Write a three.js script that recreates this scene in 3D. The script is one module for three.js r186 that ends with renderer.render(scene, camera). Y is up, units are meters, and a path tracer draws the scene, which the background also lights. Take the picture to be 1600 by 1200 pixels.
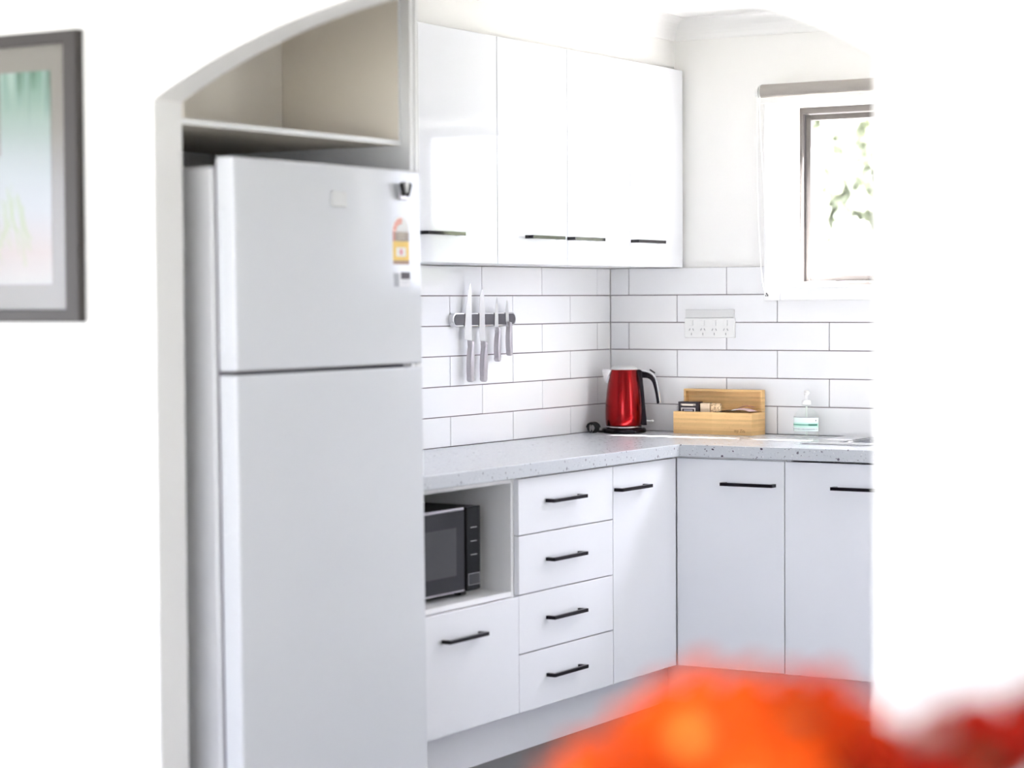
import * as THREE from 'three';
import { RoundedBoxGeometry } from 'three/addons/geometries/RoundedBoxGeometry.js';
import { ConvexGeometry } from 'three/addons/geometries/ConvexGeometry.js';
import { mergeGeometries } from 'three/addons/utils/BufferGeometryUtils.js';
import { Brush, Evaluator, SUBTRACTION } from 'three-bvh-csg';

// ---------------------------------------------------------------- camera, sky, sun, exposure
// Axes: the kitchen's corner is the origin; +x runs along the window wall, +z towards the living room, y is up.
const scene = new THREE.Scene();
const camera = new THREE.PerspectiveCamera(2 * Math.atan(600 / 3525.43) * 180 / Math.PI, 4 / 3, 0.1, 200);
{
  const yaw = 0.5462, pitch = -0.0370, roll = -0.0055;
  camera.position.set(4.0489, 1.3832, 7.3687);
  camera.rotation.set(pitch, yaw, roll, 'YXZ');
}
camera.focus = 7.6;
camera.userData.fStop = 1.85;

const SUN = new THREE.Vector3(1.93, 2.18, -1).normalize();               // towards the sun, behind the window wall
{ // hazy bright sky: pale all round, brighter about the sun
  const W = 256, H = 128, d = new Float32Array(W * H * 4);
  for (let j = 0; j < H; j++) for (let i = 0; i < W; i++) {
    const up = ((j + 0.5) / H - 0.5) * Math.PI, az = ((i + 0.5) / W - 0.5) * 2 * Math.PI, x = Math.cos(az) * Math.cos(up), y = Math.sin(up), z = Math.sin(az) * Math.cos(up);
    const th = Math.acos(Math.min(1, x * SUN.x + y * SUN.y + z * SUN.z)) * 180 / Math.PI, L = 0.46 + 0.12 * (1 - Math.max(0, y)) + 2.2 * Math.exp(-th / 24), warm = Math.exp(-th / 40);
    d.set([L * (0.91 + 0.07 * warm), L * 0.97, L * (1.18 - 0.08 * warm), 1], (j * W + i) * 4);
  }
  const t = new THREE.DataTexture(d, W, H, THREE.RGBAFormat, THREE.FloatType);
  t.mapping = THREE.EquirectangularReflectionMapping; t.colorSpace = THREE.LinearSRGBColorSpace; t.magFilter = THREE.LinearFilter; t.needsUpdate = true;
  scene.background = t;
}
const sun = new THREE.DirectionalLight(new THREE.Color().setRGB(1, 0.96, 0.95), 10.0);
sun.position.set(1 + 1.93 * 6, 1 + 2.18 * 6, -6);
sun.target.position.set(1, 1, 0);
sun.castShadow = true;
Object.assign(sun.shadow.camera, { left: -8, right: 8, top: 8, bottom: -8, near: 0.5, far: 40 });
sun.shadow.mapSize.set(2048, 2048);
scene.add(sun, sun.target);

const renderer = new THREE.WebGLRenderer({ antialias: true });
renderer.toneMapping = THREE.LinearToneMapping;
renderer.toneMappingExposure = 12.5;
renderer.shadowMap.enabled = true;

// ---------------------------------------------------------------- helpers
let seed = 7;
const rnd = () => { seed = (seed * 1664525 + 1013904223) >>> 0; return seed / 4294967296; };
const rr = (a, b) => a + (b - a) * rnd();
const taken = new Map();
function numbered(name) {
  const n = taken.get(name) ?? 0; taken.set(name, n + 1);
  return n ? name + '_' + String(n).padStart(3, '0') : name;
}
const V = (x, y, z) => new THREE.Vector3(x, y, z);
const lit = (m) => { m.castShadow = true; m.receiveShadow = true; return m; };
const worldOf = (o) => { const p = V(0, 0, 0); for (let q = o; q && q !== scene; q = q.parent) p.add(q.position); return p; };
function tag(o, label, category, group) { o.userData.label = label; o.userData.category = category; if (group) o.userData.group = group; return o; }
function thing(name, label, category, [x, y, z] = [0, 0, 0], group) {
  const o = new THREE.Group(); o.name = numbered(name); o.position.set(x, y, z); scene.add(o);
  return tag(o, label, category, group);
}
function structure(o, name) { o.name = numbered(name); o.userData.kind = 'structure'; scene.add(o); return o; }
// a part whose geometry is given in the parent's own axes
function part(name, geo, mat, parent, pos) {
  const m = lit(new THREE.Mesh(geo, mat)); m.name = name; parent.add(m);
  if (pos) m.position.set(...pos);
  return m;
}
const boxes = new Map();
function RB(w, h, d, r = 0.002) {
  r = Math.min(r, w * 0.49, h * 0.49, d * 0.49);
  const k = [w, h, d, r].map((v) => v.toFixed(5)).join();
  if (!boxes.has(k)) boxes.set(k, r > 0 ? new RoundedBoxGeometry(w, h, d, 2, r) : new THREE.BoxGeometry(w, h, d));
  return boxes.get(k);
}
// a box given by its extents in the scene; it becomes a child of parent (which is only moved, not yet turned)
function slab(name, [x0, x1], [y0, y1], [z0, z1], mat, parent, r = 0.0015) {
  const m = lit(new THREE.Mesh(RB(x1 - x0, y1 - y0, z1 - z0, r), mat)); m.name = name;
  m.position.set((x0 + x1) / 2, (y0 + y1) / 2, (z0 + z1) / 2).sub(worldOf(parent));
  parent.add(m); return m;
}
function room(name, X, Y, Z, mat) {
  const m = lit(new THREE.Mesh(RB(X[1] - X[0], Y[1] - Y[0], Z[1] - Z[0], 0), mat));
  m.position.set((X[0] + X[1]) / 2, (Y[0] + Y[1]) / 2, (Z[0] + Z[1]) / 2);
  return structure(m, name);
}
const moved = (g, x, y, z) => { const c = g.clone(); c.translate(x, y, z); return c; };
function merge(list) { return mergeGeometries(list.map((g) => { const c = g.index ? g.toNonIndexed() : g.clone(); for (const k of Object.keys(c.attributes)) if (!['position', 'normal', 'uv'].includes(k)) c.deleteAttribute(k); return c; })); }
function boxUV(g, s = 1) {        // planar uv in metres by the dominant axis of the normal
  const q = g.index ? g.toNonIndexed() : g.clone(), p = q.attributes.position, n = q.attributes.normal, uv = new Float32Array(p.count * 2);
  for (let i = 0; i < p.count; i++) {
    const ax = Math.abs(n.getX(i)), ay = Math.abs(n.getY(i)), az = Math.abs(n.getZ(i));
    const [u, v] = ay >= ax && ay >= az ? [p.getX(i), p.getZ(i)] : ax >= az ? [p.getZ(i), p.getY(i)] : [p.getX(i), p.getY(i)];
    uv[2 * i] = u * s; uv[2 * i + 1] = v * s;
  }
  q.setAttribute('uv', new THREE.BufferAttribute(uv, 2)); return q;
}
function shapeOf(pts) { const s = new THREE.Shape(); pts.forEach(([x, y], i) => (i ? s.lineTo(x, y) : s.moveTo(x, y))); s.closePath(); return s; }
function extrude(shape, depth, bevel = 0.001, segs = 2, curve = 16) {
  return new THREE.ExtrudeGeometry(shape, bevel > 0
    ? { depth: depth - 2 * bevel, bevelEnabled: true, bevelSize: bevel, bevelThickness: bevel, bevelOffset: -bevel, bevelSegments: segs, curveSegments: curve }
    : { depth, bevelEnabled: false, curveSegments: curve }).translate(0, 0, bevel);
}
function tube(pts, r, n = 40, sides = 8) { return new THREE.TubeGeometry(new THREE.CatmullRomCurve3(pts.map((p) => V(...p))), n, r, sides, false); }
const lathe = (pts, n = 48) => new THREE.LatheGeometry(pts.map(([r, y]) => new THREE.Vector2(r, y)), n);
function canvasMap(w, h, draw, srgb = true) {
  const c = document.createElement('canvas'); c.width = w; c.height = h; draw(c.getContext('2d'), w, h);
  const t = new THREE.CanvasTexture(c); if (srgb) t.colorSpace = THREE.SRGBColorSpace;
  t.wrapS = t.wrapT = THREE.RepeatWrapping; return t;
}
function noiseMap(n, f) {         // grey DataTexture from a function of pixel
  const d = new Uint8Array(n * n * 4);
  for (let i = 0; i < n * n; i++) { const v = Math.max(0, Math.min(255, f(i % n, (i / n) | 0) * 255)); d[4 * i] = d[4 * i + 1] = d[4 * i + 2] = v; d[4 * i + 3] = 255; }
  const t = new THREE.DataTexture(d, n, n); t.wrapS = t.wrapT = THREE.RepeatWrapping; t.magFilter = THREE.LinearFilter; t.needsUpdate = true; return t;
}

// ---------------------------------------------------------------- materials
const C = (r, g, b) => new THREE.Color().setRGB(r, g, b);
const std = (r, g, b, rough, o = {}) => new THREE.MeshPhysicalMaterial({ color: C(r, g, b), roughness: rough, ...o });
const M = {
  wall: std(0.88, 0.87, 0.845, 0.85), ceiling: std(0.90, 0.895, 0.88, 0.9), cornice: std(0.89, 0.885, 0.87, 0.7),
  nicheBack: std(0.92, 0.875, 0.79, 0.8), niche: std(0.86, 0.80, 0.70, 0.8),
  trim: std(0.86, 0.86, 0.85, 0.35), gloss: std(0.84, 0.85, 0.88, 0.05, { specularIntensity: 0.55 }), satin: std(0.88, 0.885, 0.91, 0.16), carcass: std(0.90, 0.895, 0.89, 0.45),
  kick: std(0.84, 0.845, 0.87, 0.4),
  tile: [std(0.85, 0.85, 0.855, 0.07), std(0.84, 0.84, 0.85, 0.09), std(0.86, 0.855, 0.855, 0.08)],
  grout: std(0.20, 0.17, 0.18, 0.9),
  black: std(0.006, 0.003, 0.006, 0.2, { specularIntensity: 0.35 }), blackGloss: std(0.008, 0.005, 0.008, 0.06), blackSoft: std(0.012, 0.011, 0.012, 0.5, { specularIntensity: 0.5 }), rubber: std(0.02, 0.02, 0.02, 0.7),
  fridge: std(0.75, 0.765, 0.79, 0.08, { specularIntensity: 0.55 }), fridgeBody: std(0.72, 0.72, 0.73, 0.35), gasket: std(0.13, 0.11, 0.14, 0.7),
  steel: std(0.72, 0.72, 0.73, 0.22, { metalness: 1 }), brushed: std(0.50, 0.475, 0.50, 0.32, { metalness: 1 }), chrome: std(0.82, 0.82, 0.83, 0.07, { metalness: 1 }),
  alu: std(0.085, 0.075, 0.07, 0.5),
  matGlass: new THREE.MeshPhysicalMaterial({ color: 0xffffff, roughness: 0.15, transmission: 1, thickness: 0, ior: 1.5 }),
  glass: new THREE.MeshPhysicalMaterial({ color: 0xffffff, roughness: 0, transmission: 1, thickness: 0, ior: 1.5 }),
  red: std(0.25, 0.002, 0.004, 0.24, { metalness: 0.95, clearcoat: 0.25, clearcoatRoughness: 0.05 }),
  plasticWhite: std(0.82, 0.82, 0.80, 0.35), plasticGrey: std(0.70, 0.70, 0.69, 0.4),
  frame: std(0.030, 0.024, 0.022, 0.45), mat: std(0.20, 0.185, 0.165, 0.9),
  blind: std(0.34, 0.315, 0.29, 0.7), cordWhite: std(0.88, 0.88, 0.87, 0.5),
  brick: std(0.30, 0.12, 0.07, 0.9), lawn: std(0.28, 0.285, 0.25, 1), bark: std(0.16, 0.11, 0.08, 0.9),
};
M.floorPale = std(0.50, 0.47, 0.43, 0.4);
M.floor = std(0.14, 0.135, 0.135, 0.45);
{
  const r = []; for (let i = 0; i < 64 * 64; i++) r.push(rnd());
  M.floor.bumpMap = noiseMap(64, (x, y) => r[y * 64 + x]); M.floor.bumpMap.repeat.set(20, 20); M.floor.bumpScale = 0.0004;
}
// speckled stone for the benchtop: 0.6 m of it in one square
const terrazzo = canvasMap(1536, 1536, (g, w) => {
  g.fillStyle = '#cbced2'; g.fillRect(0, 0, w, w);
  const chip = (n, lo, hi, cols, wob) => {
    for (let i = 0; i < n; i++) {
      const x = rnd() * w, y = rnd() * w, s = lo + (hi - lo) * Math.pow(rnd(), 2.2), k = 5 + ((rnd() * 4) | 0), t = rnd() * 6.3, e = rr(0.55, 1);
      g.fillStyle = cols[(rnd() * cols.length) | 0];
      for (const [ox, oy] of [[0, 0], [w, 0], [-w, 0], [0, w], [0, -w]]) {
        if (x + ox < -40 || x + ox > w + 40 || y + oy < -40 || y + oy > w + 40) continue;
        g.beginPath();
        for (let j = 0; j < k; j++) { const a = t + j / k * 6.283, q = s * (1 - wob * ((j * 37 + i * 17) % 10) / 10); g.lineTo(x + ox + q * Math.cos(a), y + oy + q * e * Math.sin(a)); }
        g.closePath(); g.fill();
      }
    }
  };
  chip(14000, 1, 4, ['#c9ccd0', '#dfe1e2', '#cfd2d5', '#e4e4e3'], 0.4);
  chip(2600, 2, 9, ['#b9bcc2', '#c3c6ca', '#e9e9e8', '#aeb2b8'], 0.5);
  chip(520, 3, 11, ['#8f8f96', '#a3a4aa', '#7c7a83'], 0.5);
  chip(300, 6, 19, ['#5b4e5c', '#6b6470', '#4c4150', '#77717c'], 0.5);
});
terrazzo.repeat.set(1 / 0.6, 1 / 0.6);
M.stone = std(1, 1, 1, 0.22, { map: terrazzo });
const bambooMap = canvasMap(512, 512, (g, w) => {
  g.fillStyle = '#e6bd80'; g.fillRect(0, 0, w, w);
  for (let y = 0; y < w;) { const h = rr(10, 34), l = rr(-10, 12); g.fillStyle = `rgb(${234 + l},${192 + l},${130 + l * 0.8})`; g.fillRect(0, y, w, h); y += h; }
  for (let i = 0; i < 900; i++) { g.fillStyle = `rgba(150,98,45,${rr(0.03, 0.14)})`; g.fillRect(rnd() * w, rnd() * w, rr(30, 200), rr(0.6, 2)); }
  for (let i = 0; i < 30; i++) { g.fillStyle = 'rgba(140,90,45,0.25)'; g.fillRect(rnd() * w, rnd() * w, rr(2, 4), rr(8, 22)); }
});
bambooMap.repeat.set(5, 8);
M.bamboo = std(1, 1, 1, 0.45, { map: bambooMap });

// ---------------------------------------------------------------- the room shell
const ARCH = { z0: 3.247, z1: 3.35, x0: 0.647, x1: 2.408, spring: 1.849, rise: 0.215 };
{
  const g = extrude(shapeOf([[-2.7, -2.5], [5.9, -2.5], [5.9, 9.9], [-2.7, 9.9]].map(([x, y]) => [x, -y])), 0.12, 0);
  // floor and ceiling over both rooms
  const fl = (name, z0, z1, mat) => structure(lit(new THREE.Mesh(boxUV(new THREE.BoxGeometry(8.6, 0.12, z1 - z0)), mat)), name).position.set(1.6, -0.06, (z0 + z1) / 2);
  fl('floor', -0.27, 3.25, M.floor); fl('floor', 3.25, 9.83, M.floorPale);
  room('ceiling', [-2.7, 5.9], [2.4, 2.55], [-0.27, 9.83], M.ceiling);
  g.dispose();
}
const wallLeft = room('wall_left', [-0.15, -0.012], [0, 2.4], [-0.235, ARCH.z0], M.wall);
// window wall, with its opening
const WIN = { x0: 0.697, x1: 2.60, y0: 1.43, y1: 2.073 };
const wallBack = (() => {
  const s = shapeOf([[-0.012, 0], [3.0, 0], [3.0, 2.4], [-0.012, 2.4]]);
  s.holes.push(new THREE.Path([[WIN.x0, WIN.y0], [WIN.x0, WIN.y1], [WIN.x1, WIN.y1], [WIN.x1, WIN.y0]].map(([x, y]) => new THREE.Vector2(x, y))));
  const m = lit(new THREE.Mesh(extrude(s, 0.223, 0).translate(0, 0, -0.235), M.wall));
  return structure(m, 'wall_back');
})();
// the wall with the arched opening
{
  const { x0, x1, spring, rise } = ARCH, cx = (x0 + x1) / 2, half = (x1 - x0) / 2, R = (half * half + rise * rise) / (2 * rise), cy = spring + rise - R, pts = [[-2.5, 0], [x0, 0]];
  for (let i = 0; i <= 56; i++) { const a = Math.PI - Math.acos(half / R) - (Math.PI - 2 * Math.acos(half / R)) * i / 56; pts.push([cx + R * Math.cos(a), cy + R * Math.sin(a)]); }
  pts.push([x1, 0], [5.6, 0], [5.6, 2.4], [-2.5, 2.4]);
  structure(lit(new THREE.Mesh(extrude(shapeOf(pts), ARCH.z1 - ARCH.z0, 0.004, 3).translate(0, 0, ARCH.z0), M.wall)), 'wall_middle');
}
// living room behind the camera: walls with large windows
function wallWithHole(name, len, holes, thick, place) {
  const s = shapeOf([[0, 0], [len, 0], [len, 2.4], [0, 2.4]]);
  for (const [a, b, c, d] of holes) s.holes.push(new THREE.Path([[a, c], [a, d], [b, d], [b, c]].map(([x, y]) => new THREE.Vector2(x, y))));
  const m = lit(new THREE.Mesh(extrude(s, thick, 0), M.wall)); place(m); return structure(m, name);
}
wallWithHole('wall_right', ARCH.z0 + 0.235, [[1.0, 1.5, 0.1, 1.9]], 0.15, (m) => { m.rotation.y = -Math.PI / 2; m.position.set(3.15, 0, -0.235); });
bigWindow(4, 0.5, 1.8, 0, (t) => { t.rotation.y = -Math.PI / 2; t.position.set(3.075, 0.1, 0.765); });
const Z0 = ARCH.z1, ZR = 9.6;
wallWithHole('wall_living_left', ZR - Z0, [[1.4, 4.3, 0.1, 2.05]], 0.15, (m) => { m.rotation.y = -Math.PI / 2; m.position.set(-2.5, 0, Z0); });
wallWithHole('wall_living_rear', 8.4, [[1.6, 7.4, 0.2, 2.2]], 0.15, (m) => m.position.set(-2.65, 0, ZR));
room('wall_living_right', [5.6, 5.75], [0, 2.4], [ARCH.z0, ZR + 0.15], M.wall);
function bigWindow(n, w, h, mullions, place) {       // a glazed frame lying in its own x-y plane
  const t = new THREE.Group(); structure(t, 'window_' + n); place(t);
  const b = (x0, x1, y0, y1, nm = 'frame') => part(nm, RB(x1 - x0, y1 - y0, 0.06, 0.003), M.trim, t, [(x0 + x1) / 2, (y0 + y1) / 2, 0]);
  b(0, w, 0, 0.05); b(0, w, h - 0.05, h); b(0, 0.05, 0.05, h - 0.05); b(w - 0.05, w, 0.05, h - 0.05);
  for (let i = 1; i <= mullions; i++) b(w * i / (mullions + 1) - 0.025, w * i / (mullions + 1) + 0.025, 0.05, h - 0.05, 'mullion');
  for (let i = 0; i <= mullions; i++) part('pane', new THREE.PlaneGeometry(w / (mullions + 1) - 0.06, h - 0.1), M.glass, t, [w * (i + 0.5) / (mullions + 1), h / 2, 0]);
}
// cornice: a cove along the window wall and along the bulkhead over the wall cabinets
function cove(len) {
  const p = [[0, 0], [0, -0.076], [0.006, -0.076]];
  for (let i = 0; i <= 8; i++) { const a = i / 8 * Math.PI / 2; p.push([0.07 - 0.062 * Math.cos(a), -0.07 + 0.062 * Math.sin(a)]); }
  p.push([0.076, -0.006], [0.076, 0]);
  return extrude(shapeOf(p), len, 0);
}
room('trim_1', [-0.012, 0.262], [2.2165, 2.4], [-0.012, 2.285], M.wall);      // bulkhead over the wall cabinets
{
  const a = lit(new THREE.Mesh(cove(2.285), M.cornice)); a.position.set(0.262, 2.4, 0); structure(a, 'trim_2');
  const b = lit(new THREE.Mesh(cove(2.73), M.cornice)); b.rotation.y = -Math.PI / 2; b.scale.x = 1; b.position.set(2.995, 2.4, -0.012); structure(b, 'trim_3');
}
// the splashback: 100 x 400 mm tiles in half bond, dark joints behind them
{
  const tileGeo = new Map();
  const lay = (wall, len, odd, even, clipTop, place) => {
    for (let row = 0; row < 6; row++) {
      const start = (row % 2 ? odd : even) - 0.8, y0 = 0.9 + 0.1 * row;
      for (let a = start; a < len; a += 0.4) {
        let lo = Math.max(a, 0), hi = Math.min(a + 0.4, len);
        if (row === 5) hi = Math.min(hi, clipTop);
        if (hi - lo < 0.02) continue;
        const w = hi - lo - 0.003, k = w.toFixed(4);
        if (!tileGeo.has(k)) tileGeo.set(k, new RoundedBoxGeometry(w, 0.097, 0.009, 1, 0.0012));
        const m = lit(new THREE.Mesh(tileGeo.get(k), M.tile[(rnd() * 3) | 0])); m.name = 'tile';
        place(m, (lo + hi) / 2, y0 + 0.05); m.rotation.x += rr(-0.002, 0.002); m.rotation.z += rr(-0.0006, 0.0006);
        m.position.sub(wall.position); wall.add(m);
      }
    }
  };
  lay(wallLeft, 2.286, 0.1002, 0.3002, 9, (m, a, y) => { m.position.set(-0.0045, y, a); m.rotation.y = Math.PI / 2; });
  lay(wallBack, 2.6, 0.0775, 0.2775, 0.655, (m, a, y) => m.position.set(a, y, -0.0045));
  slab('grout', [-0.0125, -0.004], [0.899, 1.4995], [0, 2.286], M.grout, wallLeft, 0);
  slab('grout', [0, 2.6], [0.899, 1.4], [-0.0125, -0.004], M.grout, wallBack, 0);
  slab('grout', [0, 0.66], [1.4, 1.4995], [-0.0125, -0.004], M.grout, wallBack, 0);
}
// kitchen window: architrave, reveal boards, aluminium frame, sash and pane
{
  const t = new THREE.Group(); structure(t, 'window_1');
  const { x0, x1, y0, y1 } = WIN, a = 0.064;
  slab('architrave', [x0 - a, x0], [y0 - 0.052, y1 + a], [-0.012, 0.018], M.trim, t, 0.004);
  slab('architrave', [x1, x1 + a], [y0 - 0.052, y1 + a], [-0.012, 0.018], M.trim, t, 0.004);
  slab('architrave', [x0, x1], [y0 - 0.052, y0 - 0.002], [-0.012, 0.018], M.trim, t, 0.004);
  slab('architrave', [x0, x1], [y1, y1 + a], [-0.012, 0.018], M.trim, t, 0.004);
  slab('reveal', [x0 - 0.003, x0 + 0.002], [y0, y1], [-0.15, 0.01], M.trim, t, 0);
  slab('reveal', [x1 - 0.002, x1 + 0.003], [y0, y1], [-0.15, 0.01], M.trim, t, 0);
  slab('reveal', [x0, x1], [y1 - 0.002, y1 + 0.003], [-0.15, 0.01], M.trim, t, 0);
  slab('sill', [x0, x1], [y0 - 0.004, y0 + 0.002], [-0.15, 0.012], M.trim, t, 0);
  const fr = (nm, X, Y, Z) => slab(nm, X, Y, Z, M.alu, t, 0.002);
  fr('frame', [x0 + 0.002, x0 + 0.014], [y0, y1], [-0.205, -0.148]); fr('frame', [x1 - 0.014, x1], [y0, y1], [-0.205, -0.148]);
  fr('frame', [x0 + 0.002, x1], [y1 - 0.024, y1 - 0.002], [-0.205, -0.148]); fr('frame', [x0 + 0.002, x1], [y0, y0 + 0.016], [-0.205, -0.148]);
  const mid = 1.571; fr('mullion', [mid - 0.03, mid + 0.03], [y0 + 0.016, y1 - 0.024], [-0.205, -0.15]);
  for (const [sx0, sx1] of [[x0 + 0.017, mid - 0.031], [mid + 0.031, x1 - 0.016]]) {
    const S = [sx0, sx1, y0 + 0.017, y1 - 0.027];
    part('sash', merge([
      moved(RB(0.02, S[3] - S[2], 0.022), S[0] + 0.01, (S[2] + S[3]) / 2, -0.178), moved(RB(0.02, S[3] - S[2], 0.022), S[1] - 0.01, (S[2] + S[3]) / 2, -0.178),
      moved(RB(S[1] - S[0] - 0.04, 0.02, 0.022), (S[0] + S[1]) / 2, S[3] - 0.01, -0.178), moved(RB(S[1] - S[0] - 0.04, 0.02, 0.022), (S[0] + S[1]) / 2, S[2] + 0.01, -0.178)]), M.alu, t);
    part('pane', new THREE.PlaneGeometry(S[1] - S[0] - 0.03, S[3] - S[2] - 0.03), M.glass, t, [(S[0] + S[1]) / 2, (S[2] + S[3]) / 2, -0.178]);
  }
}
bigWindow(2, 2.9, 1.95, 1, (t) => { t.rotation.y = -Math.PI / 2; t.position.set(-2.575, 0.1, Z0 + 1.4); });
bigWindow(3, 5.8, 2.0, 3, (t) => t.position.set(-1.05, 0.2, ZR + 0.075));
// roof edge outside: soffit and fascia that shade the kitchen window
room('trim_6', [3.15, 6.3], [2.3, 2.4], [-1.2, 3.24], M.trim);   // porch roof beside the kitchen
room('trim_4', [-3.3, 6.5], [2.34, 2.4], [-0.27, -0.235], M.trim);
room('trim_5', [-3.3, 6.5], [2.28, 2.4], [-0.29, -0.27], M.brick);

// ---------------------------------------------------------------- handles and cabinets
const handleGeo = (L) => merge([moved(RB(L, 0.011, 0.01, 0.001), 0, 0, 0.027), moved(RB(0.013, 0.011, 0.024, 0.001), -L / 2 + 0.0065, 0, 0.012), moved(RB(0.013, 0.011, 0.024, 0.001), L / 2 - 0.0065, 0, 0.012)]);
const H20 = handleGeo(0.207), H18 = handleGeo(0.19);
function handle(door, [x, y, z], facingX, g = H20, mat = M.black) {
  const m = part('handle', g, mat, door);
  m.position.set(x, y, z).sub(worldOf(door)); if (facingX) m.rotation.y = Math.PI / 2;
  m.userData.label = 'black square bar handle';
  return m;
}
const DX = [0.575, 0.593];
// open microwave bay over a deep drawer
{
  const t = thing('microwave_cabinet', 'white base cabinet with an open microwave bay above one deep drawer, beside the fridge', 'cabinet', [0.3, 0, 1.97]);
  slab('side_panel', [0.005, 0.575], [0.15, 0.858], [1.6505, 1.664], M.carcass, t); slab('side_panel', [0.005, 0.575], [0.15, 0.858], [2.268, 2.286], M.carcass, t);
  slab('top_rail', [0.005, 0.575], [0.842, 0.858], [1.664, 2.268], M.carcass, t); slab('shelf', [0.005, 0.575], [0.503, 0.519], [1.664, 2.268], M.carcass, t);
  slab('back_panel', [0.005, 0.012], [0.165, 0.842], [1.664, 2.268], M.carcass, t); slab('bottom_panel', [0.012, 0.57], [0.15, 0.165], [1.664, 2.268], M.carcass, t);
  slab('plinth', [0.06, 0.46], [0, 0.15], [1.665, 2.266], M.carcass, t);
  const d = slab('drawer', DX, [0.154, 0.502], [1.652, 2.285], M.satin, t); handle(d, [0.593, 0.4235, 1.972], true);
}
{
  const t = thing('drawer_cabinet', 'white base cabinet with a stack of four drawers with black handles', 'cabinet', [0.3, 0, 1.355]);
  slab('carcass', [0.005, 0.5745], [0.15, 0.858], [1.066, 1.6495], M.carcass, t); slab('plinth', [0.06, 0.46], [0, 0.15], [1.068, 1.643], M.carcass, t);
  for (const [a, b, hy] of [[0.685, 0.852, 0.777], [0.5075, 0.6815, 0.599], [0.330, 0.504, 0.4215], [0.154, 0.3265, 0.246]]) {
    const d = slab('drawer', DX, [a, b], [1.069, 1.6495], M.satin, t); handle(d, [0.593, hy, 1.389], true);
  }
}
{
  const t = thing('corner_cabinet', 'white corner base cabinet with one tall door right of the drawers', 'cabinet', [0.3, 0, 0.535]);
  slab('carcass', [0.005, 0.5745], [0.15, 0.858], [0.005, 1.065], M.carcass, t); slab('plinth', [0.06, 0.46], [0, 0.15], [0.06, 1.064], M.carcass, t);
  const d = slab('door', DX, [0.154, 0.852], [0.628, 1.0655], M.satin, t); handle(d, [0.593, 0.777, 0.957], true);
}
{
  const t = thing('door_cabinet', 'white base cabinet with a single door under the bamboo box', 'cabinet', [0.79, 0, 0.31]);
  slab('carcass', [0.5765, 0.988], [0.15, 0.858], [0.005, 0.6065], M.carcass, t); slab('plinth', [0.58, 0.985], [0, 0.15], [0.06, 0.46], M.carcass, t);
  const d = slab('door', [0.5955, 0.9875], [0.154, 0.852], [0.607, 0.625], M.satin, t); handle(d, [0.864, 0.7725, 0.625], false, H18);
}
{
  const t = thing('sink_cabinet', 'white base cabinet under the sink at the right wall edge', 'cabinet', [1.39, 0, 0.31]);
  slab('side_panel', [0.989, 1.005], [0.15, 0.858], [0.005, 0.6065], M.carcass, t); slab('side_panel', [1.764, 1.78], [0.15, 0.858], [0.005, 0.6065], M.carcass, t);
  slab('bottom_panel', [1.005, 1.764], [0.15, 0.166], [0.005, 0.6065], M.carcass, t); slab('plinth', [0.99, 1.778], [0, 0.15], [0.06, 0.46], M.carcass, t);
  const d = slab('door', [0.9905, 1.3835], [0.154, 0.852], [0.607, 0.625], M.satin, t); handle(d, [1.266, 0.7725, 0.625], false);
  const e = slab('door', [1.3865, 1.779], [0.154, 0.852], [0.607, 0.625], M.satin, t); handle(e, [1.505, 0.7725, 0.625], false);
}
tag(slab('kickboard', [0.472, 0.489], [0, 0.152], [0.4725, 2.286], M.kick, scene), 'grey white kickboard under the drawers and microwave bay', 'kickboard').name = numbered('kickboard');
tag(slab('kickboard', [0.4895, 1.78], [0, 0.152], [0.4725, 0.4895], M.kick, scene), 'grey white kickboard under the doors below the window', 'kickboard').name = numbered('kickboard');
// wall cabinets
{
  const upper = (label, z0, z1, doors) => {
    const t = thing('wall_cabinet', label, 'cabinet', [0.15, 1.5, (z0 + z1) / 2], 'white wall cabinets');
    slab('carcass', [0.001, 0.2855], [1.501, 2.2155], [z0 + 0.0005, z1 - 0.0005], M.carcass, t);
    for (const [a, b, h] of doors) { const d = slab('door', [0.286, 0.304], [1.5, 2.215], [a + 0.0018, b - 0.0018], M.gloss, t); if (h) handle(d, [0.304, 1.588, h], true, H20, M.blackGloss); }
  };
  upper('single door white wall cabinet nearest the window', 0.001, 0.407, [[0.001, 0.407, 0.3]]);
  upper('white gloss wall cabinet with two doors, between the single one and the knife rack', 0.407, 1.29, [[0.407, 0.846, 0.747], [0.846, 1.29, 1.019]]);
  upper('white gloss wall cabinet nearest the fridge panel', 1.29, 2.286, [[1.29, 1.738, 1.63], [1.738, 2.286, 0]]);
}
// benchtop: one L-shaped slab with a cut-out for the sink bowl
{
  const s = shapeOf([[0.002, 0.002], [1.8, 0.002], [1.8, 0.647], [0.617, 0.647], [0.617, 2.287], [0.002, 2.287]].map(([x, z]) => [x, -z]));
  s.holes.push(new THREE.Path([[1.06, 0.1], [1.46, 0.1], [1.46, 0.41], [1.06, 0.41]].map(([x, z]) => new THREE.Vector2(x, -z))));
  const g = boxUV(extrude(s, 0.041, 0.0025, 3)); g.rotateX(-Math.PI / 2); g.translate(0, 0.859, 0);
  const m = lit(new THREE.Mesh(g, M.stone)); m.name = 'benchtop'; scene.add(m);
  tag(m, 'pale grey speckled stone benchtop turning the corner under the splashback', 'benchtop');
}
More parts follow.
